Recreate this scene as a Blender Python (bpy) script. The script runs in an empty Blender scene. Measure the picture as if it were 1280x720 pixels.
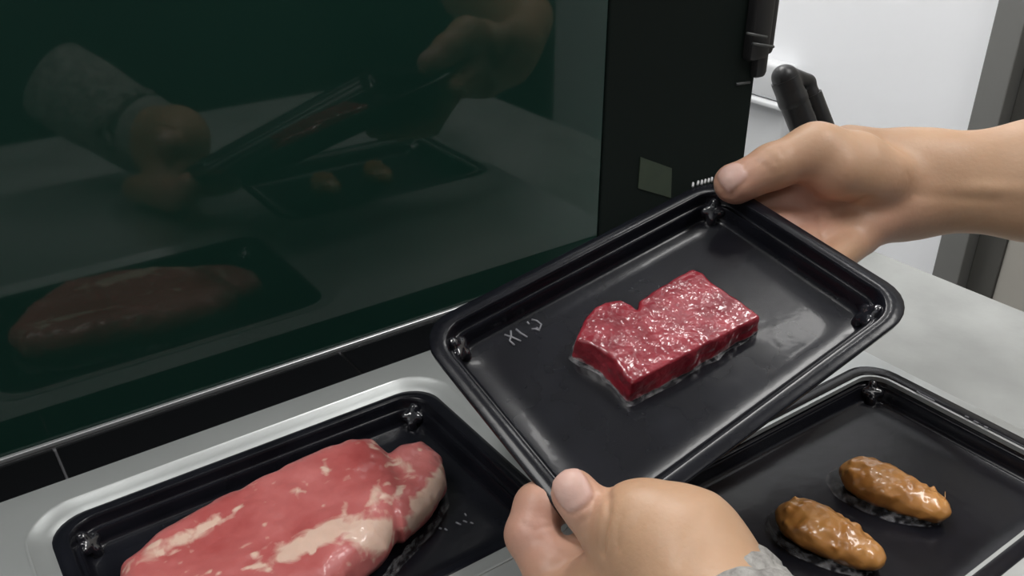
import bpy, bmesh, math
import numpy as np
from mathutils import Matrix, Vector

# ------------------------------------------------------------------ camera, light, exposure
S = bpy.context.scene
COL = S.collection
F_PX = 1130.0                                  # focal length in pixels of the 1280x720 frame
PITCH = math.atan(F_PX / 2140.0)
HEAD = math.radians(54.6)                      # angle between the heading and the machine's long axis
CAM = np.array([0.0, 0.0, 0.32])               # z = 0 is the top of the machine bed
_h = np.array([math.cos(HEAD), math.sin(HEAD), 0.0])
CR = np.array([math.sin(HEAD), -math.cos(HEAD), 0.0])
CF = _h * math.cos(PITCH) + np.array([0, 0, -math.sin(PITCH)])
CU = _h * math.sin(PITCH) + np.array([0, 0, math.cos(PITCH)])
cam_data = bpy.data.cameras.new('camera'); cam = bpy.data.objects.new('camera', cam_data); COL.objects.link(cam)
cam_data.sensor_width = 36.0; cam_data.lens = F_PX / 1280 * 36.0; cam_data.clip_start = 0.02; cam_data.clip_end = 30
M4 = Matrix.Identity(4)
for i in range(3):
    M4[i][0] = CR[i]; M4[i][1] = CU[i]; M4[i][2] = -CF[i]; M4[i][3] = CAM[i]
cam.matrix_world = M4
S.camera = cam

world = bpy.data.worlds.new('world'); S.world = world; world.use_nodes = True
bg = world.node_tree.nodes['Background']; bg.inputs[0].default_value = (0.86, 0.93, 1.0, 1); bg.inputs[1].default_value = 0.25

S.view_settings.view_transform = 'Standard'; S.view_settings.look = 'None'
S.view_settings.gamma = 1.0; S.view_settings.use_curve_mapping = False
S.view_settings.exposure = -0.28
LAMPS = [  # ceiling panels: x, y, size x, size y, watts
    (1.00, -0.30, 0.30, 0.8, 17.0),
    (0.00, -1.10, 1.1, 0.35, 4.0),
    (-0.55, 0.50, 0.9, 0.35, 17.0),
    (0.72, 1.35, 0.9, 0.30, 29.0),  # added unseen panel, brightens the white wall
    (0.92, 0.64, 0.22, 0.10, 2.6),  # added small unseen lamp, puts the highlights on the steak
]
CEIL = 1.62

# ------------------------------------------------------------------ helpers
def proj(p):
    v = np.asarray(p, float) - CAM
    d = v @ CF
    return 640 + F_PX * (v @ CR) / d, 360 - F_PX * (v @ CU) / d
def at(x, y, d):                               # world point seen at x, y at a known depth
    return CAM + (CF + CR * (x - 640) / F_PX - CU * (y - 360) / F_PX) * d
def cl(x, y, d):                               # the same in camera-aligned local axes (right, up, towards the viewer)
    return np.array([(x - 640) / F_PX * d, -(y - 360) / F_PX * d, -d])
def on_z(x, y, z):
    r = CF + CR * (x - 640) / F_PX - CU * (y - 360) / F_PX
    return CAM + r * (z - CAM[2]) / r[2]
RC = np.array([CR, CU, -CF]).T                 # local -> world rotation
def l2w(P): return P @ RC.T + CAM

def mat(name, color, rough=0.5, metal=0.0, coat=0.0, ior=1.5, spec=0.5, sss=0.0):
    m = bpy.data.materials.new(name); m.use_nodes = True
    b = m.node_tree.nodes['Principled BSDF']
    b.inputs['Base Color'].default_value = (*color, 1); b.inputs['Roughness'].default_value = rough
    b.inputs['Metallic'].default_value = metal; b.inputs['Coat Weight'].default_value = coat
    b.inputs['Coat Roughness'].default_value = 0.06
    b.inputs['IOR'].default_value = ior; b.inputs['Specular IOR Level'].default_value = spec
    if sss:
        b.inputs['Subsurface Weight'].default_value = sss
        b.inputs['Subsurface Radius'].default_value = (1, 0.35, 0.2); b.inputs['Subsurface Scale'].default_value = 0.004
    return m
def nd(m, t, **kw):
    n = m.node_tree.nodes.new(t)
    for k, v in kw.items():
        if k in n.inputs.keys(): n.inputs[k].default_value = v
        else: setattr(n, k, v)
    return n
def bsdf(m): return m.node_tree.nodes['Principled BSDF']
def lk(m, a, b): m.node_tree.links.new(a, b)
def coords(m): return nd(m, 'ShaderNodeTexCoord').outputs['Object']
def add_noise_color(m, scale, c1, c2, lo=0.35, hi=0.65, detail=4.0, stretch=None):
    tc = coords(m)
    if stretch:
        mp = nd(m, 'ShaderNodeMapping'); mp.inputs['Scale'].default_value = stretch; lk(m, tc, mp.inputs['Vector']); tc = mp.outputs[0]
    n = nd(m, 'ShaderNodeTexNoise', Scale=scale, Detail=detail); lk(m, tc, n.inputs['Vector'])
    r = nd(m, 'ShaderNodeValToRGB'); r.color_ramp.elements[0].position = lo; r.color_ramp.elements[1].position = hi
    r.color_ramp.elements[0].color = (*c1, 1); r.color_ramp.elements[1].color = (*c2, 1)
    lk(m, n.outputs['Fac'], r.inputs['Fac']); lk(m, r.outputs['Color'], bsdf(m).inputs['Base Color'])
    return r
def add_bump(m, scale, dist, strength=1.0, detail=3.0, vor=False, stretch=None):
    tc = coords(m)
    if stretch:
        mp = nd(m, 'ShaderNodeMapping'); mp.inputs['Scale'].default_value = stretch; lk(m, tc, mp.inputs['Vector']); tc = mp.outputs[0]
    if vor:
        n = nd(m, 'ShaderNodeTexVoronoi', feature='SMOOTH_F1'); n.inputs['Scale'].default_value = scale; out = n.outputs['Distance']
    else:
        n = nd(m, 'ShaderNodeTexNoise', Scale=scale, Detail=detail); out = n.outputs['Fac']
    lk(m, tc, n.inputs['Vector'])
    b = nd(m, 'ShaderNodeBump', Strength=strength, Distance=dist); lk(m, out, b.inputs['Height'])
    prev = bsdf(m).inputs['Normal']
    if prev.is_linked: lk(m, prev.links[0].from_socket, b.inputs['Normal'])
    lk(m, b.outputs['Normal'], prev)
    if bsdf(m).inputs['Coat Weight'].default_value > 0: lk(m, b.outputs['Normal'], bsdf(m).inputs['Coat Normal'])
    return b

def tag(o, label=None, cat=None, group=None, kind=None):
    if label: o['label'] = label
    if cat: o['category'] = cat
    if group: o['group'] = group
    if kind: o['kind'] = kind
    return o
def empty(name, loc, label, cat, group=None):
    o = bpy.data.objects.new(name, None); COL.objects.link(o); o.location = Vector(loc); o.empty_display_size = 0.02
    return tag(o, label, cat, group)
def wloc(p):
    v = Vector((0, 0, 0))
    while p is not None: v += p.location; p = p.parent
    return np.array(v)
def mesh(name, V, Fc, m, parent=None, smooth=True, origin=None):
    """V in world coordinates; the object's origin is put at `origin` (default: centre of its base)."""
    V = np.asarray(V, float)
    if origin is None:
        lo = V.min(0); hi = V.max(0); origin = np.array([(lo[0] + hi[0]) / 2, (lo[1] + hi[1]) / 2, lo[2]])
    origin = np.asarray(origin, float)
    me = bpy.data.meshes.new(name); me.from_pydata((V - origin).tolist(), [], [list(map(int, f)) for f in Fc]); me.update()
    me.materials.append(m)
    if smooth: me.polygons.foreach_set('use_smooth', [True] * len(me.polygons))
    o = bpy.data.objects.new(name, me); COL.objects.link(o)
    o.location = Vector(origin - (wloc(parent) if parent else 0)); o.parent = parent
    return o
def box(lo, hi, bevel=0.0, seg=2):
    bm = bmesh.new(); bmesh.ops.create_cube(bm, size=1)
    lo = Vector(lo); hi = Vector(hi)
    for v in bm.verts: v.co = Vector(((v.co[i] + 0.5) * (hi[i] - lo[i]) + lo[i] for i in range(3)))
    if bevel: bmesh.ops.bevel(bm, geom=bm.edges[:], offset=bevel, segments=seg, affect='EDGES', profile=0.5)
    return from_bm(bm)
def from_bm(bm):
    bm.verts.ensure_lookup_table(); bm.verts.index_update()
    V = [tuple(v.co) for v in bm.verts]; Fc = [[v.index for v in f.verts] for f in bm.faces]; bm.free()
    return np.array(V), Fc
def join(*parts):
    V = []; Fc = []; n = 0
    for v, f in parts:
        V.append(np.asarray(v)); Fc += [[i + n for i in q] for q in f]; n += len(v)
    return np.vstack(V), Fc
def tube(path, radii, n=12, caps=True):
    path = [np.asarray(p, float) for p in path]
    if np.isscalar(radii): radii = [radii] * len(path)
    V = []; Fc = []; up = np.array([0.13, 0.31, 0.94])
    for i, p in enumerate(path):
        t = path[min(i + 1, len(path) - 1)] - path[max(i - 1, 0)]; t /= np.linalg.norm(t) + 1e-12
        a = np.cross(t, up); a /= np.linalg.norm(a); b = np.cross(t, a)
        for k in range(n):
            th = 2 * math.pi * k / n; V.append(p + radii[i] * (math.cos(th) * a + math.sin(th) * b))
    for i in range(len(path) - 1):
        for k in range(n):
            Fc.append([i * n + k, i * n + (k + 1) % n, (i + 1) * n + (k + 1) % n, (i + 1) * n + k])
    if caps: Fc += [list(range(n))[::-1], [(len(path) - 1) * n + k for k in range(n)]]
    return np.array(V), Fc
def smooth_angle(o, deg=35):
    me = o.data
    me.polygons.foreach_set('use_smooth', [True] * len(me.polygons))
    me.set_sharp_from_angle(angle=math.radians(deg))

# ---- signed distance modelling (numpy) and surface extraction
def vnoise(P, seed=0):
    P = np.asarray(P); I = np.floor(P).astype(np.int64); f = P - I; f = f * f * (3 - 2 * f)
    def hsh(a, b, c):
        n = (a * 374761393 + b * 668265263 + c * 2147483647 + seed * 1274126177) & 0xffffffff
        n = ((n ^ (n >> 13)) * 1274126177) & 0xffffffff
        n = n ^ (n >> 16)
        return (n & 0xffff) / 65535.0
    x, y, z = I[..., 0], I[..., 1], I[..., 2]; fx, fy, fz = f[..., 0], f[..., 1], f[..., 2]
    r = 0
    for dx in (0, 1):
        for dy in (0, 1):
            for dz in (0, 1):
                w = (fx if dx else 1 - fx) * (fy if dy else 1 - fy) * (fz if dz else 1 - fz)
                r = r + w * hsh(x + dx, y + dy, z + dz)
    return r
def fbm(P, oct=3, seed=0):
    r = 0; a = 0.5; s = 0
    for o in range(oct): r = r + a * vnoise(P * 2 ** o, seed + o); s += a; a *= 0.5
    return r / s
def cone(P, a, b, ra, rb):
    a = np.asarray(a, float); b = np.asarray(b, float); ba = b - a; l2 = ba @ ba
    t = np.clip(((P - a) @ ba) / l2, 0, 1)
    return np.linalg.norm(P - a - t[..., None] * ba, axis=-1) - (ra + (rb - ra) * t)
def ell(P, c, r, R=None):
    q = P - np.asarray(c)
    if R is not None: q = q @ R
    r = np.asarray(r, float); k0 = np.linalg.norm(q / r, axis=-1); k1 = np.linalg.norm(q / (r * r), axis=-1)
    return k0 * (k0 - 1) / np.maximum(k1, 1e-9)
def smin(a, b, k):
    h = np.clip(0.5 + 0.5 * (b - a) / k, 0, 1)
    return b + (a - b) * h - k * h * (1 - h)
def poly2(P, poly):
    poly = np.asarray(poly, float); n = len(poly); d = np.full(P.shape[:-1], 1e9); s = np.ones(P.shape[:-1])
    for i in range(n):
        a = poly[i]; b = poly[i - 1]; e = b - a; w = P - a
        t = np.clip((w @ e) / (e @ e), 0, 1); q = w - t[..., None] * e
        d = np.minimum(d, (q * q).sum(-1))
        c1 = P[..., 1] >= a[1]; c2 = P[..., 1] < b[1]; c3 = e[0] * w[..., 1] > e[1] * w[..., 0]
        flip = (c1 & c2 & c3) | (~c1 & ~c2 & ~c3); s = np.where(flip, -s, s)
    return s * np.sqrt(d)
def surface(fn, lo, hi, h):
    lo = np.asarray(lo, float); hi = np.asarray(hi, float); n = np.ceil((hi - lo) / h).astype(int) + 1
    ax = [lo[i] + h * np.arange(n[i]) for i in range(3)]
    D = np.empty(n)
    for i in range(0, n[0], 24):
        G = np.stack(np.meshgrid(ax[0][i:i + 24], ax[1], ax[2], indexing='ij'), -1); D[i:i + 24] = fn(G)
    ins = D < 0
    c = [slice(0, -1), slice(1, None)]
    cs = 0
    for dx in (0, 1):
        for dy in (0, 1):
            for dz in (0, 1): cs = cs + ins[c[dx], c[dy], c[dz]].astype(int)
    act = (cs > 0) & (cs < 8)
    idx = np.argwhere(act); vid = -np.ones(act.shape, int); vid[tuple(idx.T)] = np.arange(len(idx))
    acc = np.zeros((len(idx), 3)); cnt = np.zeros(len(idx))
    corner = [np.array(k) for k in np.ndindex(2, 2, 2)]
    for a in range(3):
        e = np.zeros(3, int); e[a] = 1
        for k in corner:
            if k[a]: continue
            p = idx + k; q = p + e; da = D[tuple(p.T)]; db = D[tuple(q.T)]; m = (da < 0) != (db < 0)
            t = np.where(m, da / np.where(m, da - db, 1), 0)
            pos = p + t[:, None] * e; acc[m] += pos[m]; cnt[m] += 1
    V = lo + h * acc / cnt[:, None]
    Fc = []
    for a in range(3):
        b, cc = (a + 1) % 3, (a + 2) % 3
        s0 = [slice(None)] * 3; s1 = [slice(None)] * 3; s0[a] = slice(0, -1); s1[a] = slice(1, None)
        A = ins[tuple(s0)]; B = ins[tuple(s1)]
        p = np.argwhere(A != B)
        p = p[(p[:, b] > 0) & (p[:, cc] > 0) & (p[:, b] < n[b] - 1) & (p[:, cc] < n[cc] - 1)]
        eb = np.zeros(3, int); eb[b] = 1; ec = np.zeros(3, int); ec[cc] = 1
        q = np.stack([vid[tuple((p - eb - ec).T)], vid[tuple((p - ec).T)], vid[tuple(p.T)], vid[tuple((p - eb).T)]], 1)
        fl = ~A[tuple(p.T)]
        q[fl] = q[fl][:, ::-1]
        Fc.append(q)
    Fc = np.vstack(Fc); Fc = Fc[(Fc >= 0).all(1)]
    return V, Fc
def vnormals(V, Fc):
    n = np.cross(V[Fc[:, 2]] - V[Fc[:, 0]], V[Fc[:, 3]] - V[Fc[:, 1]]); N = np.zeros_like(V)
    for k in range(4): np.add.at(N, Fc[:, k], n)
    return N / (np.linalg.norm(N, axis=1)[:, None] + 1e-12)
def relax(V, Fc, it=2, f=0.5):
    for _ in range(it):
        A = np.zeros_like(V); c = np.zeros(len(V))
        for k in range(4):
            for s in (1, 3):
                np.add.at(A, Fc[:, k], V[Fc[:, (k + s) % 4]]); np.add.at(c, Fc[:, k], 1)
        V = V + f * (A / c[:, None] - V)
    return V
def segdist(V, path):
    d = np.full(len(V), 1e9)
    for a, b in zip(path[:-1], path[1:]):
        e = b - a; t = np.clip(((V - a) @ e) / (e @ e), 0, 1); d = np.minimum(d, np.linalg.norm(V - a - t[:, None] * e, axis=1))
    return d
def attr(o, name, vals):
    a = o.data.attributes.new(name, 'FLOAT', 'POINT'); a.data.foreach_set('value', np.asarray(vals, np.float32))

# ------------------------------------------------------------------ materials
M = {}
M['wall'] = mat('white_wall_paint', (0.88, 0.89, 0.91), 0.7); add_bump(M['wall'], 60, 0.002, 0.2)
M['dark_wall'] = mat('dark_wall_panel', (0.03, 0.035, 0.035), 0.6); add_bump(M['dark_wall'], 40, 0.002, 0.2)
M['ceil'] = mat('ceiling_paint', (0.75, 0.76, 0.77), 0.8); add_bump(M['ceil'], 60, 0.002, 0.2)
M['floor'] = mat('dark_floor', (0.05, 0.05, 0.05), 0.6); add_noise_color(M['floor'], 6, (0.035, 0.036, 0.036), (0.07, 0.07, 0.068))
M['door_metal'] = mat('door_frame_grey', (0.19, 0.19, 0.18), 0.45, 0.2); add_bump(M['door_metal'], 80, 0.0005, 0.2)
M['door_dark'] = mat('door_frame_dark', (0.085, 0.083, 0.075), 0.5); add_bump(M['door_dark'], 80, 0.0005, 0.2)
M['door_panel'] = mat('door_panel_beige', (0.40, 0.38, 0.34), 0.5); add_noise_color(M['door_panel'], 3, (0.38, 0.36, 0.32), (0.43, 0.41, 0.37))
M['counter'] = mat('grey_stone_laminate', (0.4, 0.41, 0.4), 0.55, spec=0.3); add_noise_color(M['counter'], 14, (0.27, 0.277, 0.27), (0.36, 0.368, 0.36), 0.3, 0.7, 6)
add_bump(M['counter'], 300, 0.0003, 0.3)
M['steel'] = mat('satin_steel', (0.62, 0.64, 0.635), 0.36, 0.6); add_noise_color(M['steel'], 9, (0.50, 0.52, 0.515), (0.58, 0.60, 0.595)); add_bump(M['steel'], 400, 0.0001, 0.25)
M['trim'] = mat('aluminium_trim', (0.55, 0.56, 0.57), 0.35, 0.6); add_bump(M['trim'], 300, 0.0002, 0.2)
M['tile'] = mat('black_gloss_tile', (0.006, 0.006, 0.007), 0.12, spec=0.3); add_bump(M['tile'], 20, 0.0006, 0.1)
M['grout'] = mat('grey_seam_filler', (0.2, 0.2, 0.21), 0.6); add_bump(M['grout'], 200, 0.0004, 0.3)
M['lid'] = mat('dark_green_acrylic', (0.006, 0.020, 0.015), 0.035, ior=1.52, spec=0.5)
add_noise_color(M['lid'], 2.2, (0.008, 0.028, 0.021), (0.014, 0.048, 0.036), 0.35, 0.7, 2)
M['lid_frame'] = mat('matte_dark_green_frame', (0.006, 0.0105, 0.009), 0.6, spec=0.12); add_bump(M['lid_frame'], 300, 0.0002, 0.3)
M['sticker'] = mat('dull_green_sticker', (0.050, 0.075, 0.045), 0.6); add_noise_color(M['sticker'], 60, (0.030, 0.046, 0.028), (0.037, 0.055, 0.033))
M['black'] = mat('black_plastic', (0.014, 0.014, 0.015), 0.38); add_bump(M['black'], 250, 0.0003, 0.3)
M['worn'] = mat('worn_grey_metal', (0.10, 0.105, 0.105), 0.4, 0.4); add_bump(M['worn'], 250, 0.0003, 0.3)
M['white_plastic'] = mat('white_plastic', (0.62, 0.63, 0.64), 0.4); add_bump(M['white_plastic'], 50, 0.0005, 0.2)
M['tray'] = mat('black_tray_plastic', (0.010, 0.010, 0.014), 0.25, coat=0.07, spec=0.24)
add_noise_color(M['tray'], 30, (0.0055, 0.0058, 0.0085), (0.009, 0.0095, 0.0135)); add_bump(M['tray'], 45, 0.0012, 0.2, 3)
M['lug'] = mat('glossy_black_plastic', (0.012, 0.012, 0.016), 0.10, coat=0.9); add_bump(M['lug'], 200, 0.0012, 0.4, 2)
M['mark'] = mat('embossed_mark', (0.22, 0.22, 0.24), 0.35); add_bump(M['mark'], 500, 0.0002, 0.3)
M['rim_glint'] = mat('painted_glint', (0.5, 0.5, 0.51), 0.4); add_bump(M['rim_glint'], 500, 0.0002, 0.3)  # pale colour paints the glint on the raised rim letters

m = M['film'] = bpy.data.materials.new('clear_skin_film'); m.use_nodes = True; nt = m.node_tree
b = bsdf(m); b.inputs['Base Color'].default_value = (0.75, 0.74, 0.76, 1); b.inputs['Roughness'].default_value = 0.12
n = nd(m, 'ShaderNodeTexNoise', Scale=220.0, Detail=4.0); lk(m, coords(m), n.inputs['Vector'])
r = nd(m, 'ShaderNodeValToRGB'); r.color_ramp.elements[0].position = 0.42; r.color_ramp.elements[1].position = 0.72
r.color_ramp.elements[0].color = (0.015, 0.015, 0.015, 1); r.color_ramp.elements[1].color = (0.30, 0.30, 0.30, 1)
lk(m, n.outputs['Fac'], r.inputs['Fac']); lk(m, r.outputs['Color'], b.inputs['Alpha']); add_bump(m, 260, 0.002, 0.8)

m = M['red_meat'] = mat('red_meat', (0.3, 0.02, 0.035), 0.28, coat=0.9, sss=0.12)
r = add_noise_color(m, 75, (0.21, 0.011, 0.022), (0.38, 0.040, 0.058), 0.35, 0.72, 6)
add_bump(m, 125, 0.0030, 0.6, 2); add_bump(m, 300, 0.0008, 0.3, 2)

m = M['pink_meat'] = mat('marbled_pink_meat', (0.5, 0.1, 0.1), 0.36, coat=0.35, sss=0.12); nt = m.node_tree
tc = coords(m)
n1 = nd(m, 'ShaderNodeTexNoise', Scale=26.0, Detail=5.0); lk(m, tc, n1.inputs['Vector'])
r1 = nd(m, 'ShaderNodeValToRGB'); r1.color_ramp.elements[0].position = 0.3; r1.color_ramp.elements[1].position = 0.7
r1.color_ramp.elements[0].color = (0.42, 0.075, 0.072, 1); r1.color_ramp.elements[1].color = (0.60, 0.19, 0.18, 1)
lk(m, n1.outputs['Fac'], r1.inputs['Fac'])
a1 = nd(m, 'ShaderNodeAttribute', attribute_name='fat')
n2 = nd(m, 'ShaderNodeTexNoise', Scale=85.0, Detail=5.0, Distortion=1.2); lk(m, tc, n2.inputs['Vector'])
ad = nd(m, 'ShaderNodeMath', operation='MULTIPLY_ADD'); ad.inputs[1].default_value = 0.55; lk(m, n2.outputs['Fac'], ad.inputs[0]); lk(m, a1.outputs['Fac'], ad.inputs[2])
r2 = nd(m, 'ShaderNodeValToRGB'); r2.color_ramp.elements[0].position = 0.43; r2.color_ramp.elements[1].position = 0.60
lk(m, ad.outputs[0], r2.inputs['Fac'])
mx = nd(m, 'ShaderNodeMix', data_type='RGBA'); lk(m, r2.outputs['Color'], mx.inputs[0]); lk(m, r1.outputs['Color'], mx.inputs[6]); mx.inputs[7].default_value = (0.72, 0.50, 0.40, 1)
lk(m, mx.outputs[2], bsdf(m).inputs['Base Color']); add_bump(m, 90, 0.002, 0.4, 4)

m = M['wing'] = mat('brown_glazed_skin', (0.4, 0.17, 0.04), 0.3, coat=0.5, sss=0.1)
add_noise_color(m, 55, (0.36, 0.145, 0.032), (0.60, 0.29, 0.085), 0.3, 0.7, 4); add_bump(m, 210, 0.0014, 0.6, vor=True)

m = M['skin'] = mat('skin', (0.55, 0.33, 0.22), 0.46, sss=0.18); tc = coords(m)
n1 = nd(m, 'ShaderNodeTexNoise', Scale=22.0, Detail=4.0); lk(m, tc, n1.inputs['Vector'])
r1 = nd(m, 'ShaderNodeValToRGB'); r1.color_ramp.elements[0].position = 0.3; r1.color_ramp.elements[1].position = 0.7
r1.color_ramp.elements[0].color = (0.42, 0.250, 0.148, 1); r1.color_ramp.elements[1].color = (0.51, 0.318, 0.198, 1)
lk(m, n1.outputs['Fac'], r1.inputs['Fac'])
a1 = nd(m, 'ShaderNodeAttribute', attribute_name='pink')
mx = nd(m, 'ShaderNodeMix', data_type='RGBA'); lk(m, a1.outputs['Fac'], mx.inputs[0]); lk(m, r1.outputs['Color'], mx.inputs[6]); mx.inputs[7].default_value = (0.50, 0.265, 0.205, 1)
a2 = nd(m, 'ShaderNodeAttribute', attribute_name='nail')
mx2 = nd(m, 'ShaderNodeMix', data_type='RGBA'); lk(m, a2.outputs['Fac'], mx2.inputs[0]); lk(m, mx.outputs[2], mx2.inputs[6]); mx2.inputs[7].default_value = (0.56, 0.36, 0.305, 1)
lk(m, mx2.outputs[2], bsdf(m).inputs['Base Color']); add_bump(m, 420, 0.0005, 0.3, 4)
m = M['knit'] = mat('grey_fleece', (0.2, 0.2, 0.2), 0.95); add_noise_color(m, 120, (0.19, 0.18, 0.17), (0.34, 0.33, 0.31)); add_bump(m, 260, 0.003, 0.9)

# ------------------------------------------------------------------ room
XR, XL, YB, YF, ZF, ZC = 1.5, -1.7, 1.75, -2.3, -0.92, -0.045
def slab(name, lo, hi, m, bev=0.0):
    v, f = box(lo, hi, bev); return tag(mesh(name, v, f, m, smooth=False), kind='structure')
slab('floor', (XL, YF, ZF - 0.05), (XR, YB, ZF), M['floor'])
slab('ceiling', (XL, YF, CEIL + 0.1), (XR, YB, CEIL + 0.15), M['ceil'])
slab('wall_back', (XL, YB, ZF), (XR, YB + 0.05, CEIL + 0.1), M['wall'])
slab('wall_front', (XL, YF - 0.05, ZF), (XR, YF, CEIL + 0.1), M['dark_wall'])
slab('wall_left', (XL - 0.05, YF, ZF), (XL, YB, CEIL + 0.1), M['wall'])
slab('trim_1', (XL, YF, ZF), (XL + 0.03, YB, 0.15), M['dark_wall'])
# the wall on the right: white, a framed door in it, dark beyond
wr = slab('wall_right', (XR, 0.757, ZF), (XR + 0.06, YB, CEIL + 0.1), M['wall'])
slab('wall_right_near', (XR, -0.93, ZF), (XR + 0.06, -0.45, CEIL + 0.1), M['wall'])
slab('wall_right_far', (XR, YF, ZF), (XR + 0.06, -0.93, CEIL + 0.1), M['wall'])
slab('trim_2', (XR - 0.03, YF, ZF), (XR, -0.93, 0.15), M['dark_wall'])
slab('wall_right_top', (XR, -0.45, 1.2), (XR + 0.06, 0.757, CEIL + 0.1), M['wall'])
door = bpy.data.objects.new('door_1', None); COL.objects.link(door); door.location = (XR, 0.15, ZF); tag(door, kind='structure')
for y0, y1 in ((0.708, 0.757), (-0.45, -0.40)):
    v, f = box((XR - 0.02, y0, ZF), (XR + 0.05, y1, 1.2), 0.002); mesh('frame_post', v, f, M['door_metal'], door, False)
v, f = box((XR - 0.02, -0.45, 1.15), (XR + 0.05, 0.757, 1.2), 0.002); mesh('frame_head', v, f, M['door_metal'], door, False)
v, f = box((XR + 0.015, 0.66, ZF), (XR + 0.05, 0.708, 1.15), 0.002); mesh('door_stile', v, f, M['door_dark'], door, False)
v, f = box((XR + 0.02, -0.40, ZF), (XR + 0.045, 0.66, 1.15), 0.002); mesh('door_panel', v, f, M['door_panel'], door, False)

for i, (x, y, sx, sy, w) in enumerate(LAMPS):
    names = ['bright long ceiling panel light nearest the white wall and door', 'ceiling panel light nearest the dark front wall', 'ceiling panel light over the left end of the machine', 'added ceiling panel light behind the lid that brightens the white wall', 'smallest ceiling light, added for the highlights on the steak']
    t = empty('ceiling_light', (x, y, CEIL), names[i], 'ceiling light', 'ceiling panel lights')
    v, f = box((x - sx / 2 - 0.02, y - sy / 2 - 0.02, CEIL + 0.006), (x + sx / 2 + 0.02, y + sy / 2 + 0.02, CEIL + 0.10), 0.004); mesh('housing', v, f, M['white_plastic'], t, False)
    ld = bpy.data.lights.new('lamp_light', 'AREA'); ld.shape = 'RECTANGLE'; ld.size = sx; ld.size_y = sy; ld.energy = w; ld.color = (1.0, 0.985, 0.96)
    lo_ = bpy.data.objects.new('lamp_light', ld); COL.objects.link(lo_); lo_.parent = t

# ------------------------------------------------------------------ counter
XC = 0.633 * (CAM[2] - ZC) / CAM[2]
cnt = empty('counter', (0, 0.2, ZF), 'grey mottled stone-look worktop under the packing machine', 'counter')
v, f = box((-0.9, -0.25, ZC - 0.035), (XC, 0.95, ZC), 0.003); mesh('worktop', v, f, M['counter'], cnt, False)
v, f = box((-0.88, -0.2, ZF), (XC - 0.02, 0.93, ZC - 0.035), 0.002); mesh('cabinet_base', v, f, M['white_plastic'], cnt, False)

# ------------------------------------------------------------------ packing machine
YG = 0.492                                    # front face of the raised lid
YBED = 0.453; XBED = 0.491; XLEFT = -0.25; YNEAR = 0.06
mach = empty('vacuum_packing_machine', (0.12, 0.3, ZC), 'steel vacuum packing machine with a raised dark green lid', 'machine')
TL, TW = 0.224, 0.153                         # tray size
LT = (0.1205, 0.4265 - TW / 2)                  # centre of the tray in the steel recess
RT = (0.4834 - TL / 2, 0.2753 - TW / 2)        # centre of the tray on the right
def rrect(L, W, r, n=7, ns=10):
    pts = []
    cs = [(L / 2 - r, W / 2 - r, 0), (-L / 2 + r, W / 2 - r, 90), (-L / 2 + r, -W / 2 + r, 180), (L / 2 - r, -W / 2 + r, 270)]
    for k, (cx, cy, a0) in enumerate(cs):
        arc = [(cx + r * math.cos(math.radians(a0 + 90 * i / n)), cy + r * math.sin(math.radians(a0 + 90 * i / n))) for i in range(n + 1)]
        pts += arc
        nx = cs[(k + 1) % 4]; a1 = math.radians(nx[2]); q = (nx[0] + r * math.cos(a1), nx[1] + r * math.sin(a1))
        for i in range(1, ns): t = i / ns; pts.append((arc[-1][0] * (1 - t) + q[0] * t, arc[-1][1] * (1 - t) + q[1] * t))
    return np.array(pts)
def holes_plate(x0, x1, y0, y1, z0, z1, holes):
    bm = bmesh.new(); edges = []
    outer = [(x0, y0), (x1, y0), (x1, y1), (x0, y1)]
    loops = []
    for lp in [outer] + holes:
        vs = [bm.verts.new((p[0], p[1], z1)) for p in lp]; loops.append(vs)
        edges += [bm.edges.new((vs[i], vs[(i + 1) % len(vs)])) for i in range(len(vs))]
    bmesh.ops.triangle_fill(bm, use_beauty=True, edges=edges)
    for fc in bm.faces:
        fc.normal_update()
        if fc.normal.z < 0: fc.normal_flip()
    for vs in loops:
        low = [bm.verts.new((v_.co.x, v_.co.y, z0)) for v_ in vs]
        for i in range(len(vs)):
            j = (i + 1) % len(vs); bm.faces.new((vs[i], low[i], low[j], vs[j]))
    bmesh.ops.recalc_face_normals(bm, faces=bm.faces)
    return from_bm(bm)
CHX, CHY = 0.0105, 0.0085                                   # width of the bevelled border of the left recess
hl = rrect(TL + 2 * CHX, TW + 2 * CHY, 0.028) + np.array(LT)
hr = rrect(TL - 0.020, TW - 0.020, 0.014) + np.array(RT)
v, f = holes_plate(XLEFT, XBED, YNEAR, YBED, -0.003, 0.0, [hl, hr]); mesh('bed_plate', v, f, M['steel'], mach, False)
# bevelled border of the recess
rings = [(0.0, 0.0), (0.0, 0.0007), (0.0010, 0.0007), (0.0018, 0.0), (0.0075, -0.0010), (0.0120, -0.0030), (0.0150, -0.0052), (0.0160, -0.034)]
V = []; Fc = []; nn = None
for k, (d, z) in enumerate(rings):
    p = rrect(TL + 2 * CHX - 2 * d, TW + 2 * CHY - 2 * d, max(0.028 - d * 0.75, 0.01)) + np.array(LT); nn = len(p)
    V += [(a, b_, z) for a, b_ in p]
    if k: Fc += [[(k - 1) * nn + i, (k - 1) * nn + (i + 1) % nn, k * nn + (i + 1) % nn, k * nn + i] for i in range(nn)]
Fc.append([(len(rings) - 1) * nn + i for i in range(nn)])
o = mesh('recess_border', V, Fc, M['steel'], mach); smooth_angle(o, 40)
v, f = box((XLEFT, YNEAR, ZC), (XBED, YBED, -0.036)); v2, f2 = box((XLEFT, YNEAR, -0.036), (XLEFT + 0.004, YBED, -0.003)); v3, f3 = box((XLEFT, YNEAR, -0.036), (XBED, YNEAR + 0.004, -0.003)); v4, f4 = box((XBED - 0.004, YNEAR + 0.004, -0.036), (XBED, YBED, -0.003))
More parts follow.
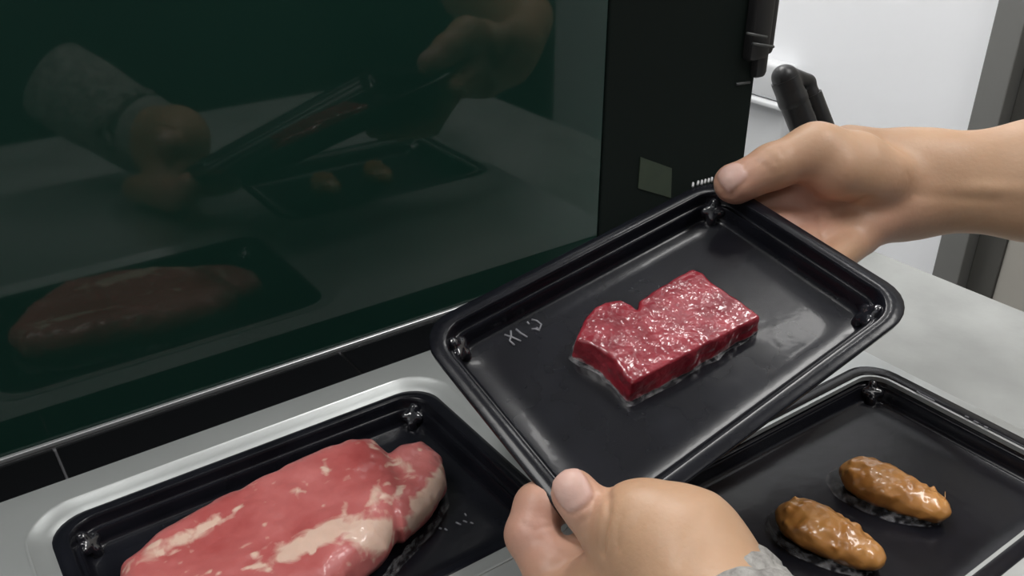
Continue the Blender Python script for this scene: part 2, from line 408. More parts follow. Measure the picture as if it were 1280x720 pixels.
V, Fc = join((v, f), (v2, f2), (v3, f3), (v4, f4)); mesh('housing', V, Fc, M['white_plastic'], mach, False)
# rear rail with black tiles and seams
XRAIL = 0.60
v, f = box((XLEFT, YBED, ZC), (XRAIL, 0.56, -0.0035)); rail = mesh('rear_rail', v, f, M['grout'], mach, False)
seams = [XLEFT - 0.001, -0.1515, 0.0265, 0.2045, 0.3825, 0.5605, XRAIL]
for a, b_ in zip(seams[:-1], seams[1:]):
    v, f = box((a + 0.0007, YBED + 0.0006, -0.004), (b_ - 0.0007, 0.4875, -0.0008), 0.0004, 1); mesh('black_tile', v, f, M['tile'], rail, False)
# the lid
XS, XE, ZT = 0.433, 0.596, 0.42
v, f = box((XLEFT, YG, 0.001), (XS - 0.0005, YG + 0.014, ZT), 0.0008); lid = mesh('lid_pane', v, f, M['lid'], mach, False)
v, f = box((XLEFT, YG - 0.0030, -0.0008), (XS + 0.02, YG - 0.0002, 0.0018), 0.0004, 1); mesh('lid_edge_strip', v, f, M['trim'], lid, False)
v, f = box((XS, YG - 0.001, 0.001), (XE, YG + 0.022, ZT), 0.0015); fr = mesh('lid_frame', v, f, M['lid_frame'], mach, False)
def at_y(x, y, Y):
    r_ = CF + CR * (x - 640) / F_PX - CU * (y - 360) / F_PX; return CAM + r_ * (Y - CAM[1]) / r_[1]
q = [at_y(*p, YG - 0.001) for p in ((800, 196), (839, 210), (838, 247), (797, 235))]
V = [(p[0], p[1] - 0.0008, p[2]) for p in q] + [(p[0], p[1], p[2]) for p in q]
mesh('sticker', V, [[0, 1, 2, 3][::-1], [4, 5, 6, 7], [0, 1, 5, 4], [1, 2, 6, 5], [2, 3, 7, 6], [3, 0, 4, 7]], M['sticker'], fr, False)
# latch on the lid's side: a ribbed black block with worn metal bars
lat = mesh('lid_latch', *join(box((0.578, YG - 0.010, 0.140), (0.602, YG + 0.018, 0.235), 0.005), box((0.590, YG - 0.008, 0.124), (0.6045, YG + 0.016, 0.175), 0.005), box((0.598, YG - 0.006, 0.142), (0.611, YG + 0.012, 0.20), 0.004)), M['black'], mach)
smooth_angle(lat, 40)
for k, (x0, x1, zz, tilt) in enumerate(((0.566, 0.590, 0.166, -0.006), (0.574, 0.600, 0.157, -0.006), (0.574, 0.590, 0.122, -0.001))):
    V, Fc = tube([(x0, YG - 0.013 if k < 2 else YG - 0.0015, zz), (x1, YG - 0.013 if k < 2 else YG - 0.0015, zz + tilt)], 0.0012, 8); mesh('latch_bar', V, Fc, M['worn'], lat)
# strut: knuckle with a pivot and two parallel rods running down to the counter
YS = 0.515
k0 = at_y(972, 92, YS); k1 = at_y(1005, 98, YS); e0 = on_z(1069, 297, ZC + 0.004)
dirv = (e0 - at_y(992, 100, YS)); SL = np.linalg.norm(dirv); dirv /= SL
side = np.cross(dirv, np.array([0, 1.0, 0])); side /= np.linalg.norm(side)
if side[0] < 0: side = -side
cL = at_y(981, 99, YS); cR_ = at_y(1007, 106, YS)
strut = mesh('gas_strut', *join(tube([cL, cL + dirv * (SL - 0.010)], 0.0130, 16), tube([cR_ + dirv * 0.010, cR_ + dirv * (SL - 0.010)], 0.0112, 16)), M['black'], mach); smooth_angle(strut, 50)
kn = mesh('strut_knuckle', *surface(lambda P: smin(smin(cone(P, cL - dirv * 0.002, cL + dirv * 0.02, 0.0112, 0.0138), cone(P, cL + np.array([0.004, 0, 0.002]), cR_ + np.array([0.002, 0, 0.002]), 0.0090, 0.0078), 0.004), cone(P, cR_, cR_ + dirv * 0.014, 0.0085, 0.0100), 0.003), np.minimum(cL, cR_) - 0.03, np.maximum(cL, cR_) + 0.035, 0.0012), M['black'], strut)
v, f = box((e0[0] - 0.022, e0[1] - 0.018, ZC), (e0[0] + 0.022, e0[1] + 0.018, ZC + 0.014), 0.003); o = mesh('strut_foot', v, f, M['black'], strut); smooth_angle(o, 40)
bq = cL + dirv * ((cL[2] - 0.022) / -dirv[2])
v, f = box((XE - 0.004, YG + 0.004, bq[2] - 0.006), (bq[0] + 0.004, YG + 0.018, bq[2] + 0.006), 0.002); o = mesh('strut_bracket', v, f, M['black'], strut); smooth_angle(o, 40)
pv = at_y(992, 112, YS) + np.array([0, -0.0125, 0])
mesh('pivot_pin', *tube([pv + np.array([0, 0.006, 0]), pv, pv + np.array([0, -0.0012, 0])], [0.0032, 0.0032, 0.0018], 12), M['worn'], strut)
for tt in (0.018, 0.030):
    c0 = (cL + cR_) / 2 + dirv * tt + np.array([0, -0.004, 0]) + side * 0.001
    mesh('clip', *tube([c0, c0 + dirv * 0.006], 0.0026, 8), M['worn'], strut)

# ------------------------------------------------------------------ white duct box on the wall behind the strut
def at_x(x, y, X):
    r_ = CF + CR * (x - 640) / F_PX - CU * (y - 360) / F_PX; return CAM + r_ * (X - CAM[0]) / r_[0]
XW = 1.462; pa = at_x(986, 84, XW); pb = at_x(955, 124, XW)
wb = empty('wall_box', (1.48, 1.3, pb[2] - 0.45), 'white lipped box on the white wall behind the black strut', 'box')
v, f = box((XW + 0.008, pa[1], pb[2] - 0.45), (XR, 1.7, pb[2] - 0.012), 0.006, 3); o = mesh('body', v, f, M['white_plastic'], wb); smooth_angle(o, 50)
v, f = box((XW - 0.012, pa[1] - 0.006, pb[2] - 0.012), (XR, 1.7, pb[2]), 0.004, 3); o = mesh('lip', v, f, M['white_plastic'], wb); smooth_angle(o, 50)
v, f = box((XW, pa[1], pb[2]), (XR, 1.7, pa[2]), 0.012, 4); o = mesh('cover', v, f, M['white_plastic'], wb); smooth_angle(o, 50)

# ------------------------------------------------------------------ trays
class Frame:
    """tray-local u, v, w -> world, bilinear between four rim corners (u-,v+), (u+,v+), (u+,v-), (u-,v-)"""
    def __init__(s, P, L, W):
        s.P = [np.asarray(p, float) for p in P]; s.L = L; s.W = W
        n = np.cross(s.P[1] - s.P[0], s.P[0] - s.P[3]); s.N = n / np.linalg.norm(n); s.c = sum(s.P) / 4
    def __call__(s, Q):
        Q = np.asarray(Q, float); a = (Q[..., 0] / s.L + 0.5)[..., None]; b_ = (Q[..., 1] / s.W + 0.5)[..., None]
        top = s.P[0] * (1 - a) + s.P[1] * a; bot = s.P[3] * (1 - a) + s.P[2] * a
        return top * b_ + bot * (1 - b_) + Q[..., 2:3] * s.N
    def uv(s, x, y, w):                        # local u, v of the point at height w that shows at x, y
        q = np.array([0.0, 0.0])
        for _ in range(30):
            f0 = np.array(proj(s(np.array([q[0], q[1], w])))); J = np.zeros((2, 2))
            for k in range(2):
                dq = q.copy(); dq[k] += 1e-5; J[:, k] = (np.array(proj(s(np.array([dq[0], dq[1], w])))) - f0) / 1e-5
            q = q - np.linalg.solve(J, f0 - np.array([x, y]))
        return q
TD = 0.0165                                   # tray depth
PROFILE = [(0.0002, -0.0028), (0.0, -0.0008), (0.0006, 0.0), (0.0074, 0.0), (0.0080, -0.0004), (0.0086, -0.0022), (0.0092, -0.0062),
           (0.0099, -0.0072), (0.0112, -0.0074), (0.0118, -0.0068), (0.0124, -0.0076), (0.0132, -0.0126), (0.0141, -0.0152), (0.0162, -TD)]
def tray(name, fr_, label, group):
    t = empty(name, fr_(np.array([0, 0, -TD])), label, 'tray', group)
    V = []; Fc = []
    for k, (d, w) in enumerate(PROFILE):
        p = rrect(fr_.L - 2 * d, fr_.W - 2 * d, max(0.021 - d * 0.62, 0.006)); nn = len(p)
        V += [(a, b_, w) for a, b_ in p]
    for s_ in (0.82, 0.6, 0.35, 0.12): V += [(a * s_, b_ * s_, -TD) for a, b_ in p]
    K = len(PROFILE) + 4
    for k in range(1, K): Fc += [[(k - 1) * nn + i, (k - 1) * nn + (i + 1) % nn, k * nn + (i + 1) % nn, k * nn + i] for i in range(nn)]
    Fc.append([(K - 1) * nn + i for i in range(nn)])
    o = mesh('shell', fr_(np.array(V)), Fc, M['tray'], t)
    sm = o.modifiers.new('thickness', 'SOLIDIFY'); sm.thickness = 0.0006; sm.offset = -1
    smooth_angle(o, 60)
    for sx in (1, -1):
        for sy in (1, -1):                     # moulded lugs in the four corners
            c = np.array([sx * (fr_.L / 2 - 0.0165), sy * (fr_.W / 2 - 0.0165), 0.002])
            dg = np.array([sx, sy, 0]) / math.sqrt(2)
            pr = np.array([-dg[1], dg[0], 0])
            def fn(P, c=c, dg=dg, pr=pr):
                a = cone(P, c - pr * 0.0045 + [0, 0, -0.0125], c + pr * 0.0045 + [0, 0, -0.0125], 0.0036, 0.0036)
                b_ = cone(P, c + dg * 0.003 + [0, 0, -0.0085], c + dg * 0.003 + [0, 0, -0.016], 0.0036, 0.0044)
                e = cone(P, c - dg * 0.0035 + [0, 0, -0.015], c - dg * 0.0035 + [0, 0, -0.0175], 0.0030, 0.0034)
                return smin(smin(a, b_, 0.0018), e, 0.0018)
            v, f = surface(fn, c - [0.016, 0.016, 0.023], c + [0.016, 0.016, 0.0], 0.0011)
            mesh('corner_lug', fr_(v), f, M['lug'], t)
    return t
def flat_frame(c, z): 
    x, y = c; return Frame([(x - TL / 2, y + TW / 2, z), (x + TL / 2, y + TW / 2, z), (x + TL / 2, y - TW / 2, z), (x - TL / 2, y - TW / 2, z)], TL, TW)
FL = flat_frame(LT, -0.0025); FRT = flat_frame(RT, 0.0008)
sc_ = 0.968                                    # the tray in the hands: rim corners as depths along the view
HP = [at(x, y, d * sc_) for x, y, d in ((516, 412, 0.478), (896, 218.6, 0.559), (1155, 379.5, 0.461), (740, 692, 0.394))]
FH = Frame(HP, 0.217 * sc_, 0.150 * sc_)
g = 'black meat trays'
tL = tray('food_tray', FL, 'black tray in the steel recess holding the large marbled pink meat', g)
tR = tray('food_tray', FRT, 'black tray at lower right holding two brown wing pieces', g)
tH = tray('food_tray', FH, 'black tray held up in two hands with a dark red steak', g)
def strokes(fr_, segs, w, rad, parent, name, m):
    for pts in segs:
        P = [fr_(np.array([*fr_.uv(x, y, w), w])) for x, y in pts]; v, f = tube(P, rad, 6); mesh(name, v, f, m, parent)
# raised characters moulded in the floor of the held tray
strokes(FH, [[(630.5, 418.5), (640, 421.5), (651, 426.5)], [(638.5, 413.5), (639, 420), (637, 426), (643, 431.5)], [(645, 411.5), (651, 416.5), (659, 421.5)],
             [(659, 402.5), (661.5, 405.5)], [(664.5, 399.5), (671, 401), (676.5, 405.5), (674.5, 412), (670.5, 409.5)], [(664.5, 411.5), (669, 411), (674.5, 413.5)]], -TD + 0.0003, 0.00055, tH, 'raised_letter_stroke', M['mark'])
strokes(FH, [[(866, 233.5), (866.5, 228.5)], [(872, 231), (873, 226.5)], [(877, 230.5), (877.5, 225.5)], [(881, 229), (882, 224.5)], [(885.5, 228), (886, 223.5)], [(889.5, 226.5), (890, 222)]], 0.0003, 0.0007, tH, 'rim_letter_stroke', M['rim_glint'])
strokes(FL, [[(549, 660), (552, 661)], [(556, 661), (559, 663)], [(570, 653), (576, 656)], [(579, 651), (584, 653)], [(588, 653), (592, 655)], [(581, 642), (583, 645)]], -TD + 0.0002, 0.0005, tL, 'raised_letter_stroke', M['mark'])
strokes(FRT, [[(1146, 489), (1150, 492), (1168, 501)], [(1206, 520), (1211, 522)], [(1217, 526), (1223, 529)], [(1230, 533), (1235, 535)]], 0.0002, 0.0005, tR, 'rim_letter_stroke', M['mark'])

# ------------------------------------------------------------------ meats
def film_skirt(fr_, poly, w0, width, parent, seed, name='film_skirt'):
    poly = np.asarray(poly); P = []
    for i in range(len(poly)):
        a = poly[i]; b_ = poly[(i + 1) % len(poly)]; n_ = max(2, int(np.linalg.norm(b_ - a) / 0.0022))
        for k in range(n_): P.append(a + (b_ - a) * k / n_)
    P = np.array(P); n_ = len(P)
    tn = np.roll(P, -2, 0) - np.roll(P, 2, 0); nr = np.stack([tn[:, 1], -tn[:, 0]], 1); nr /= np.linalg.norm(nr, axis=1)[:, None] + 1e-9
    area = 0.5 * np.sum(P[:, 0] * np.roll(P[:, 1], -1) - np.roll(P[:, 0], -1) * P[:, 1])
    if area < 0: nr = -nr
    wd = width * (0.35 + 1.3 * fbm(np.stack([P[:, 0] * 120, P[:, 1] * 120, P[:, 0] * 0 + seed], 1), 2, seed))
    V = []; Fc = []
    for k, (t, z) in enumerate(((-0.25, 0.0050), (0.15, 0.0024), (0.55, 0.0012), (1.0, 0.0003))):
        q = P + nr * (wd * t)[:, None]
        zz = z * (0.5 + vnoise(np.stack([P[:, 0] * 300, P[:, 1] * 300, P[:, 0] * 0 + k], 1), seed))
        V += [(a[0], a[1], w0 + z_) for a, z_ in zip(q, zz)]
        if k: Fc += [[(k - 1) * n_ + i, (k - 1) * n_ + (i + 1) % n_, k * n_ + (i + 1) % n_, k * n_ + i] for i in range(n_)]
    return mesh(name, fr_(np.array(V)), Fc, M['film'], parent)

# red steak in the held tray
HS = 0.0150
top_px = [(721.5, 423), (730, 400), (744, 384), (757, 377), (776, 374), (789, 379), (797, 388), (800, 374), (835, 350), (868, 329), (880, 335), (889, 346), (922, 368), (950, 389), (868, 436), (790, 477), (776, 460), (757, 441), (737, 430)]
top_uv = np.array([FH.uv(x, y, -TD + HS) for x, y in top_px])
base_uv = np.array([FH.uv(x, y, -TD) for x, y in ((710, 456), (779, 498), (790, 505), (956, 403))])
urange = top_uv[:, 0].min(), top_uv[:, 0].max()
def steak(P):
    Q = P[..., :2]; w = P[..., 2] + TD
    t = np.clip((Q[..., 0] - urange[0]) / (urange[1] - urange[0]), 0, 1)
    hgt = HS * (1.0 - 0.25 * np.clip((t - 0.45) / 0.55, 0, 1)) + 0.0020 * (fbm(P * 80, 2, 3) - 0.5) + 0.0006 * (vnoise(P * 330, 9) - 0.5)
    d2 = poly2(Q, top_uv) - 0.0022 * np.clip(1 - w / HS, 0, 1) + 0.0016 * (fbm(P * 130, 2, 5) - 0.5)
    d2 = d2 + 0.0015; dz = np.maximum(w - hgt, -w - 0.001) + 0.0015
    return np.minimum(np.maximum(d2, dz), 0) + np.hypot(np.maximum(d2, 0), np.maximum(dz, 0)) - 0.0015
lo = np.array([top_uv[:, 0].min() - 0.008, top_uv[:, 1].min() - 0.008, -TD - 0.003]); hi = np.array([top_uv[:, 0].max() + 0.008, top_uv[:, 1].max() + 0.008, -TD + HS + 0.006])
v, f = surface(steak, lo, hi, 0.0009)
st = empty('red_steak', FH(np.array([*top_uv.mean(0), -TD])), 'dark red glossy notched steak on the tray held in the hands', 'meat')
mesh('meat', FH(relax(v, f, 1)), f, M['red_meat'], st)
film_skirt(FH, top_uv, -TD, 0.0036, st, 4)

# marbled pink meat in the recess tray
MH = 0.030
def pl(pts, w): return np.array([FL.uv(x, y, w) for x, y in pts])
out = pl([(150, 715), (205, 672), (290, 625), (360, 592), (415, 566), (440, 562), (470, 562), (486, 570), (500, 566), (530, 562), (552, 578), (557, 604), (540, 634), (505, 668), (470, 705), (420, 745), (330, 790), (220, 790), (150, 760)], -TD + 0.016)
lobe_a = pl([(150, 715), (205, 672), (290, 625), (360, 592), (415, 568), (440, 562), (470, 562), (500, 590), (515, 625), (480, 690), (420, 745), (330, 790), (220, 790), (150, 760)], -TD + 0.016)
lobe_b = pl([(478, 585), (500, 566), (530, 561), (552, 577), (558, 604), (540, 634), (505, 668), (480, 660), (470, 620)], -TD + 0.014)
def rounded(P, poly, h, r):
    w = P[..., 2] + TD; d2 = poly2(P[..., :2], poly) + r; dz = np.abs(w - h / 2) - h / 2 + r
    return np.minimum(np.maximum(d2, dz), 0) + np.hypot(np.maximum(d2, 0), np.maximum(dz, 0)) - r
def pork(P):
    d = smin(rounded(P, lobe_a, 0.029, 0.0138), rounded(P, lobe_b, 0.025, 0.0118), 0.0022)
    return d + 0.004 * (fbm(P * 45, 2, 2) - 0.5) + 0.0010 * (vnoise(P * 220, 7) - 0.5)
lo = np.array([*(out.min(0) - 0.012), -TD - 0.002]); hi = np.array([*(out.max(0) + 0.012), -TD + 0.038])
v, f = surface(pork, lo, hi, 0.0012); v = relax(v, f, 1)
v[:, 2] = np.maximum(v[:, 2], -TD)
pk = empty('marbled_meat', FL(np.array([*out.mean(0), -TD])), 'large pink meat cut marbled with white fat in the recess tray', 'meat')
fat = np.zeros(len(v)); wv = FL(v)
_q = wv - CAM; _d = _q @ CF; _x = 640 + F_PX * (_q @ CR) / _d; _y = 360 - F_PX * (_q @ CU) / _d
def fatspot(x, y, w, r_, amp, stretch=None):
    c = v[np.argmin(np.hypot(_x - x, _y - y) + 2000 * (_d - _d.min()) * 0.2)]; q = v - c
    if stretch is not None:
        d_ = FL.uv(x + stretch[0], y + stretch[1], -TD + w) - FL.uv(x, y, -TD + w); d_ = np.array([*d_, 0]); d_ /= np.linalg.norm(d_)
        al = q @ d_; q = q - 0.72 * al[:, None] * d_
    return amp * np.exp(-(np.linalg.norm(q, axis=1) / r_) ** 2)
for a in [(545, 612, 0.014, 0.0075, 0.55, (-20, 30)), (530, 640, 0.012, 0.006, 0.45, (-20, 30)), (478, 668, 0.016, 0.0085, 0.6, (-30, 10)), (395, 672, 0.026, 0.0080, 0.5, (-20, 10)), (225, 676, 0.018, 0.006, 0.36, (-20, 10)),
          (408, 586, 0.024, 0.0026, 0.36, (5, 20)), (465, 622, 0.026, 0.0042, 0.33, (-5, 15)), (372, 612, 0.026, 0.0025, 0.24, (15, -6)), (470, 560, 0.020, 0.0036, 0.30, (15, 2)), (510, 585, 0.022, 0.0036, 0.30, (15, 18)), (430, 640, 0.028, 0.003, 0.22, (-4, 12)), (500, 615, 0.02, 0.003, 0.25, (-5, 12))]:
    fat = np.maximum(fat, fatspot(*a))
fat += 0.95 * np.clip(fbm(v * np.array([170, 260, 120]), 2, 21) - 0.56, 0, 1)
o = mesh('meat', wv, f, M['pink_meat'], pk); attr(o, 'fat', fat)
film_skirt(FL, out, -TD, 0.002, pk, 8)

# two wing pieces in the right tray
def wing(p0, p1, wid, label, seed):
    w = 0.010; a = FRT.uv(*p0, -TD + w); b_ = FRT.uv(*p1, -TD + w); ax = b_ - a; Ln = np.linalg.norm(ax); ax /= Ln; nr = np.array([-ax[1], ax[0]])
    def toL(x, y, z): return np.array([*(a + ax * x * Ln + nr * y), -TD + z])
    R = np.array([[ax[0], ax[1], 0], [nr[0], nr[1], 0], [0, 0, 1]]).T
    rng = np.random.RandomState(seed); bumps = []
    for k in range(60):
        x = rng.uniform(0.06, 0.85); y = rng.uniform(-1, 1) * wid * 0.48; bumps.append((x, y))
    def fn(P):
        d = ell(P, toL(0.34, 0, 0.0085), (Ln * 0.35, wid * 0.50, 0.0100), R)
        d = smin(d, ell(P, toL(0.70, 0.0005, 0.0070), (Ln * 0.30, wid * 0.36, 0.0078), R), 0.008)
        d = smin(d, cone(P, toL(0.2, wid * 0.16, 0.009), toL(0.85, wid * 0.12, 0.007), 0.0062, 0.0042), 0.005)
        cell = 0.0036
        for (x, y) in bumps:
            c = toL(x, y, 0.012 + 0.004 * math.cos(y / wid * 3)); q = np.linalg.norm((P - c) * np.array([1, 1, 0.6]), axis=-1); d = d - 0.0009 * np.exp(-(q / 0.0016) ** 2)
        return d + 0.0012 * (vnoise(P * 260, seed) - 0.5)
    pts = np.array([toL(x, y, 0) for x in (-0.12, 1.12) for y in (-wid * 0.75, wid * 0.75)])
    v, f = surface(fn, [*pts.min(0)[:2], -TD - 0.002], [*pts.max(0)[:2], -TD + 0.026], 0.0009)
    v[:, 2] = np.maximum(v[:, 2], -TD)
    t = empty('wing_piece', FRT(toL(0.5, 0, 0)), label, 'meat', 'brown wing pieces')
    mesh('meat', FRT(v), f, M['wing'], t)
    pol = [toL(0.42 + 0.50 * math.cos(th), math.sin(th) * wid * (0.52 - 0.10 * math.cos(th)), 0)[:2] for th in np.linspace(0, 2 * math.pi, 28)[:-1]]
    film_skirt(FRT, pol, -TD, 0.0018, t, seed)
    return t, toL
w1, tol1 = wing((1052, 582), (1190, 640), 0.0295, 'brown wing piece with a pin feather, nearer the tray corner', 3)
w2, tol2 = wing((974, 634), (1106, 700), 0.0295, 'brown wing piece nearest the lower hand', 11)
q0 = tol1(0.93, 0.002, 0.010); q1 = q0 + np.array([0.0035, 0.0035, 0.006])
mesh('pin_feather', *tube([FRT(q0), FRT(q1)], [0.0004, 0.00015], 6), M['wing'], w1)

# ------------------------------------------------------------------ hands
def build_hand(fn, lo, hi, h, pinks, nails, creases, name, label):
    v, f = surface(fn, lo, hi, h); v = relax(v, f, 2, 0.5); N = vnormals(v, f)
    mk = np.zeros(len(v))
    for c, axd, nor, ln, wd in nails:           # nail plates: centre, finger direction, outward normal, half length, half width
        axd = axd / np.linalg.norm(axd); nor = nor - (nor @ axd) * axd; nor /= np.linalg.norm(nor); sd = np.cross(axd, nor); q = v - c
        e = np.maximum(np.abs(q @ axd) / ln, np.abs(q @ sd) / wd) * 0.5 + 0.5 * np.hypot(q @ axd / ln, q @ sd / wd)
        k = np.clip((1.08 - e) / 0.16, 0, 1) * (N @ nor > 0.05); mk = np.maximum(mk, k)
        groove = np.exp(-((e - 1.1) / 0.10) ** 2) * (N @ nor > 0.0)
        v = v - N * (groove * 0.0007)[:, None] + N * (k * 0.0004)[:, None]
    dep = -v[:, 2]; sx = 640 + F_PX * v[:, 0] / dep; sy = 360 - F_PX * v[:, 1] / dep
    def pick(x, y):
        k = np.where(np.hypot(sx - x, sy - y) < 4)[0]
        return v[k[np.argmin(dep[k])]] if len(k) else v[np.argmin(np.hypot(sx - x, sy - y))]
    creases = [([pick(*p) for p in path], wd, dp) for path, wd, dp in creases]
    for path, wd, dp in creases:
        d = segdist(v, path); v = v - N * (dp * np.exp(-(d / wd) ** 2))[:, None]
    pk_ = np.zeros(len(v))
    for c, r_, a in pinks: pk_ = np.maximum(pk_, a * np.exp(-(np.linalg.norm(v - np.asarray(c), axis=1) / r_) ** 2))
    W_ = l2w(v)
    o = mesh(name, W_, f, M['skin'], None); attr(o, 'pink', np.clip(pk_, 0, 1)); attr(o, 'nail', mk)
    tag(o, label, 'hand'); return o
def tl(u, v_, w): return (FH(np.array([u, v_, w])) - CAM) @ RC      # tray-local -> camera-aligned axes
pm = F_PX

# -- the hand from the right: thumb on the far corner, fingers under the tray
A = dict(tt=cl(921, 230, 0.519), ti=cl(966, 208, 0.520), tm=cl(1020, 190, 0.524), th=cl(1058, 216, 0.522), tb=cl(1105, 222, 0.535))
edge_u = FH.L / 2
def fing(P, pts, rs):
    d = None
    for i in range(len(pts) - 1):
        e = cone(P, pts[i], pts[i + 1], rs[i], rs[i + 1]); d = e if d is None else smin(d, e, 0.003)
    return d
mcp = [cl(1024, 240, 0.541), cl(1045, 272, 0.548), cl(1060, 288, 0.545), cl(1072, 298, 0.538)]
fx = [tl(edge_u + 0.003 - 0.001 * k, FH.W / 2 - 0.022 - 0.021 * k, -0.019 - 0.001 * k) for k in range(4)]
f2_ = [tl(edge_u - 0.024, FH.W / 2 - 0.030 - 0.022 * k, -0.040) for k in range(4)]
f3_ = [tl(edge_u - (0.052, 0.056, 0.054, 0.046)[k], FH.W / 2 - 0.032 - 0.022 * k, -0.034) for k in range(4)]
def right_hand(P):
    th = smin(cone(P, A['tt'], A['ti'], 0.0116, 0.0130), cone(P, A['ti'], A['tm'], 0.0130, 0.0155), 0.004)
    th = smin(th, ell(P, A['tt'] + np.array([-0.002, 0.0005, 0.001]), (0.0115, 0.0110, 0.0100)), 0.003)
    th = smin(th, cone(P, A['tm'], cl(1070, 203, 0.532), 0.0150, 0.0185), 0.010)
    then = smin(cone(P, cl(1046, 214, 0.522), cl(1092, 222, 0.534), 0.0165, 0.0160), cone(P, cl(1092, 222, 0.534), cl(1150, 226, 0.552), 0.0160, 0.0170), 0.012)
    palm = cone(P, cl(1060, 190, 0.550), cl(1150, 207, 0.554), 0.0165, 0.0190)
    palm = smin(palm, cone(P, cl(1050, 272, 0.552), cl(1135, 254, 0.554), 0.0160, 0.0195), 0.016)
    palm = smin(palm, cone(P, cl(1072, 284, 0.540), cl(1118, 262, 0.545), 0.0155, 0.0165), 0.010)
    arm = cone(P, cl(1140, 206, 0.554), cl(1300, 200, 0.538), 0.0185, 0.0205)
    arm = smin(arm, cone(P, cl(1135, 252, 0.554), cl(1300, 250, 0.536), 0.0190, 0.0205), 0.022)
    arm = smin(arm, cone(P, cl(1300, 200, 0.538), cl(1640, 190, 0.45), 0.0205, 0.030), 0.02)
    arm = smin(arm, cone(P, cl(1300, 250, 0.536), cl(1640, 262, 0.45), 0.0205, 0.030), 0.022)
    arm = smin(arm, cone(P, cl(1640, 190, 0.45), cl(2350, 190, 0.345), 0.030, 0.038), 0.02)
    arm = smin(arm, cone(P, cl(1640, 262, 0.45), cl(2350, 262, 0.345), 0.030, 0.038), 0.02)
    # tendons on the inner wrist
    arm = smin(arm, cone(P, cl(1150, 236, 0.5385), cl(1290, 238, 0.5175), 0.0024, 0.0020), 0.005)
    arm = smin(arm, cone(P, cl(1185, 222, 0.5330), cl(1240, 236, 0.5245), 0.0013, 0.0010), 0.003)
    d = smin(smin(smin(palm, arm, 0.016), then, 0.005), th, 0.006)
    for k in range(4):
        r0 = (0.0105, 0.0108, 0.0102, 0.0092)[k]
        d = smin(d, fing(P, [mcp[k], fx[k], f2_[k], f3_[k]], [r0 + 0.0022, r0, r0 - 0.001, r0 - 0.0022]), 0.0045 if k else 0.006)
    return d
naxis = A['tt'] - A['ti']
build_hand(right_hand, (0.088, -0.03, -0.615), (0.575, 0.115, -0.295), 0.0017,
    [(A['tt'], 0.020, 0.9), (A['ti'], 0.016, 0.35), (cl(1000, 265, 0.53), 0.03, 0.8), (cl(1110, 285, 0.53), 0.03, 0.5)],
    [(A['tt'] + np.array([-0.0040, 0.0020, 0.006]), naxis, np.array([-0.35, 0.75, 0.75]), 0.0075, 0.0070)],
    [([(1001, 232), (1012, 245), (1032, 256), (1058, 259), (1080, 250)], 0.0020, 0.0013),
     ([(946, 198), (956, 207), (962, 217)], 0.0011, 0.0006), ([(958, 190), (968, 200)], 0.0011, 0.0005), ([(972, 183), (981, 193)], 0.0011, 0.0005),
     ([(1026, 268), (1028, 286), (1036, 304)], 0.0018, 0.0008), ([(1150, 246), (1200, 250), (1240, 250)], 0.0034, 0.0006), ([(1136, 214), (1140, 232), (1136, 252)], 0.0016, 0.0003)],
    'hand', 'bare hand and forearm reaching from the right, thumb on the tray corner')

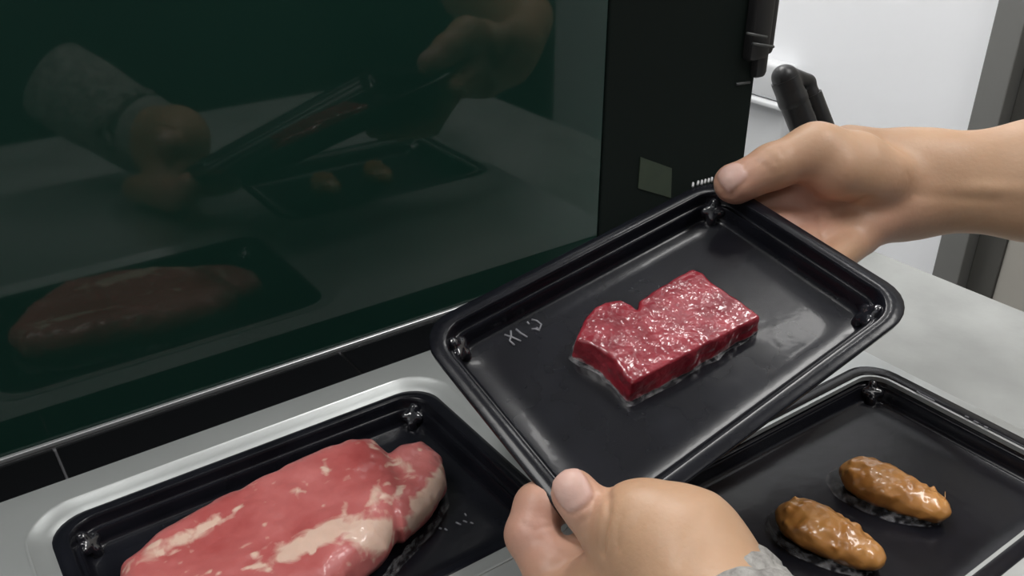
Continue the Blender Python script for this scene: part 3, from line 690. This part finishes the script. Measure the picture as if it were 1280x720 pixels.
# -- the hand at the bottom: thumb on the near corner, index finger under the rim
def left_hand(P):
    th = cone(P, cl(718, 617, 0.371), cl(752, 664, 0.366), 0.0088, 0.0096)
    th = smin(th, ell(P, cl(717, 615, 0.370), (0.0090, 0.0092, 0.0080)), 0.003)
    th = smin(th, cone(P, cl(733, 634, 0.3685), cl(748, 634, 0.3695), 0.0080, 0.0075), 0.006)
    th = smin(th, cone(P, cl(752, 664, 0.366), cl(795, 705, 0.358), 0.0096, 0.0130), 0.002)
    base = smin(cone(P, cl(795, 657, 0.360), cl(843, 692, 0.355), 0.0172, 0.0250), cone(P, cl(843, 692, 0.355), cl(880, 750, 0.345), 0.0250, 0.0235), 0.015)
    palm = cone(P, cl(760, 740, 0.374), cl(870, 775, 0.358), 0.018, 0.022)
    palm = smin(palm, cone(P, cl(735, 775, 0.370), cl(860, 800, 0.360), 0.016, 0.020), 0.015)
    arm = cone(P, cl(875, 745, 0.342), cl(960, 870, 0.295), 0.0225, 0.025)
    arm = smin(arm, cone(P, cl(865, 780, 0.355), cl(950, 900, 0.305), 0.021, 0.025), 0.02)
    d = smin(smin(base, palm, 0.014), arm, 0.018); d = smin(d, th, 0.0040)
    idx = fing(P, [cl(705, 740, 0.388), cl(664, 668, 0.403), cl(673, 634, 0.408), cl(720, 622, 0.420), cl(770, 630, 0.424)], [0.0125, 0.0116, 0.0110, 0.0092, 0.0078])
    d = smin(d, idx, 0.005)
    for k in range(3):
        o_ = np.array([0.004, -0.0080, 0.0138]) * (k + 1)
        q = fing(P, [cl(712, 745, 0.388) + o_, cl(676, 682, 0.402) + o_, cl(722, 655, 0.416) + o_, cl(775, 658, 0.420) + o_ ], [0.0118, 0.0105, 0.0092, 0.0078])
        d = smin(d, q, 0.004)
    return d
lhand = build_hand(left_hand, (-0.005, -0.205, -0.450), (0.135, -0.060, -0.265), 0.0013,
    [(cl(712, 618, 0.365), 0.014, 0.9), (cl(665, 650, 0.39), 0.03, 0.9), (cl(757, 650, 0.36), 0.010, 0.25)],
    [(cl(713, 612, 0.362), cl(718, 617, 0.370) - cl(752, 664, 0.366), np.array([-0.30, 0.25, 0.92]), 0.0080, 0.0072)],
    [([(742, 622), (738, 634), (732, 646), (724, 655)], 0.0010, 0.0005), ([(757, 608), (758, 622), (756, 640), (752, 662), (750, 690)], 0.0020, 0.0014),
     ([(775, 640), (770, 660), (772, 682)], 0.0016, 0.0003), ([(880, 640), (860, 665), (850, 700)], 0.0030, 0.0005), ([(650, 652), (668, 660), (690, 656)], 0.0012, 0.0004)],
    'hand', 'hand at the bottom pinching the near tray corner, grey fleece cuff')
# grey fleece sleeve
c0 = cl(888, 750, 0.350); c1 = cl(960, 880, 0.303); c2 = cl(1040, 1080, 0.215)
ts = np.linspace(0, 1, 14); pth = [l2w(c0 + (c1 - c0) * t) for t in ts] + [l2w(c1 + (c2 - c1) * t) for t in (0.3, 0.6, 1.0)]
rr = [0.0285 + 0.0012 * math.sin(i * 2.2) + 0.012 * (i / 16) for i in range(len(pth))]
v, f = tube(pth, rr, 36, caps=False)
v = v + (fbm(v * 160, 2, 3)[:, None] - 0.5) * 0.004
o = mesh('sleeve', v, f, M['knit'], lhand); sm = o.modifiers.new('thickness', 'SOLIDIFY'); sm.thickness = 0.003; sm.offset = -1
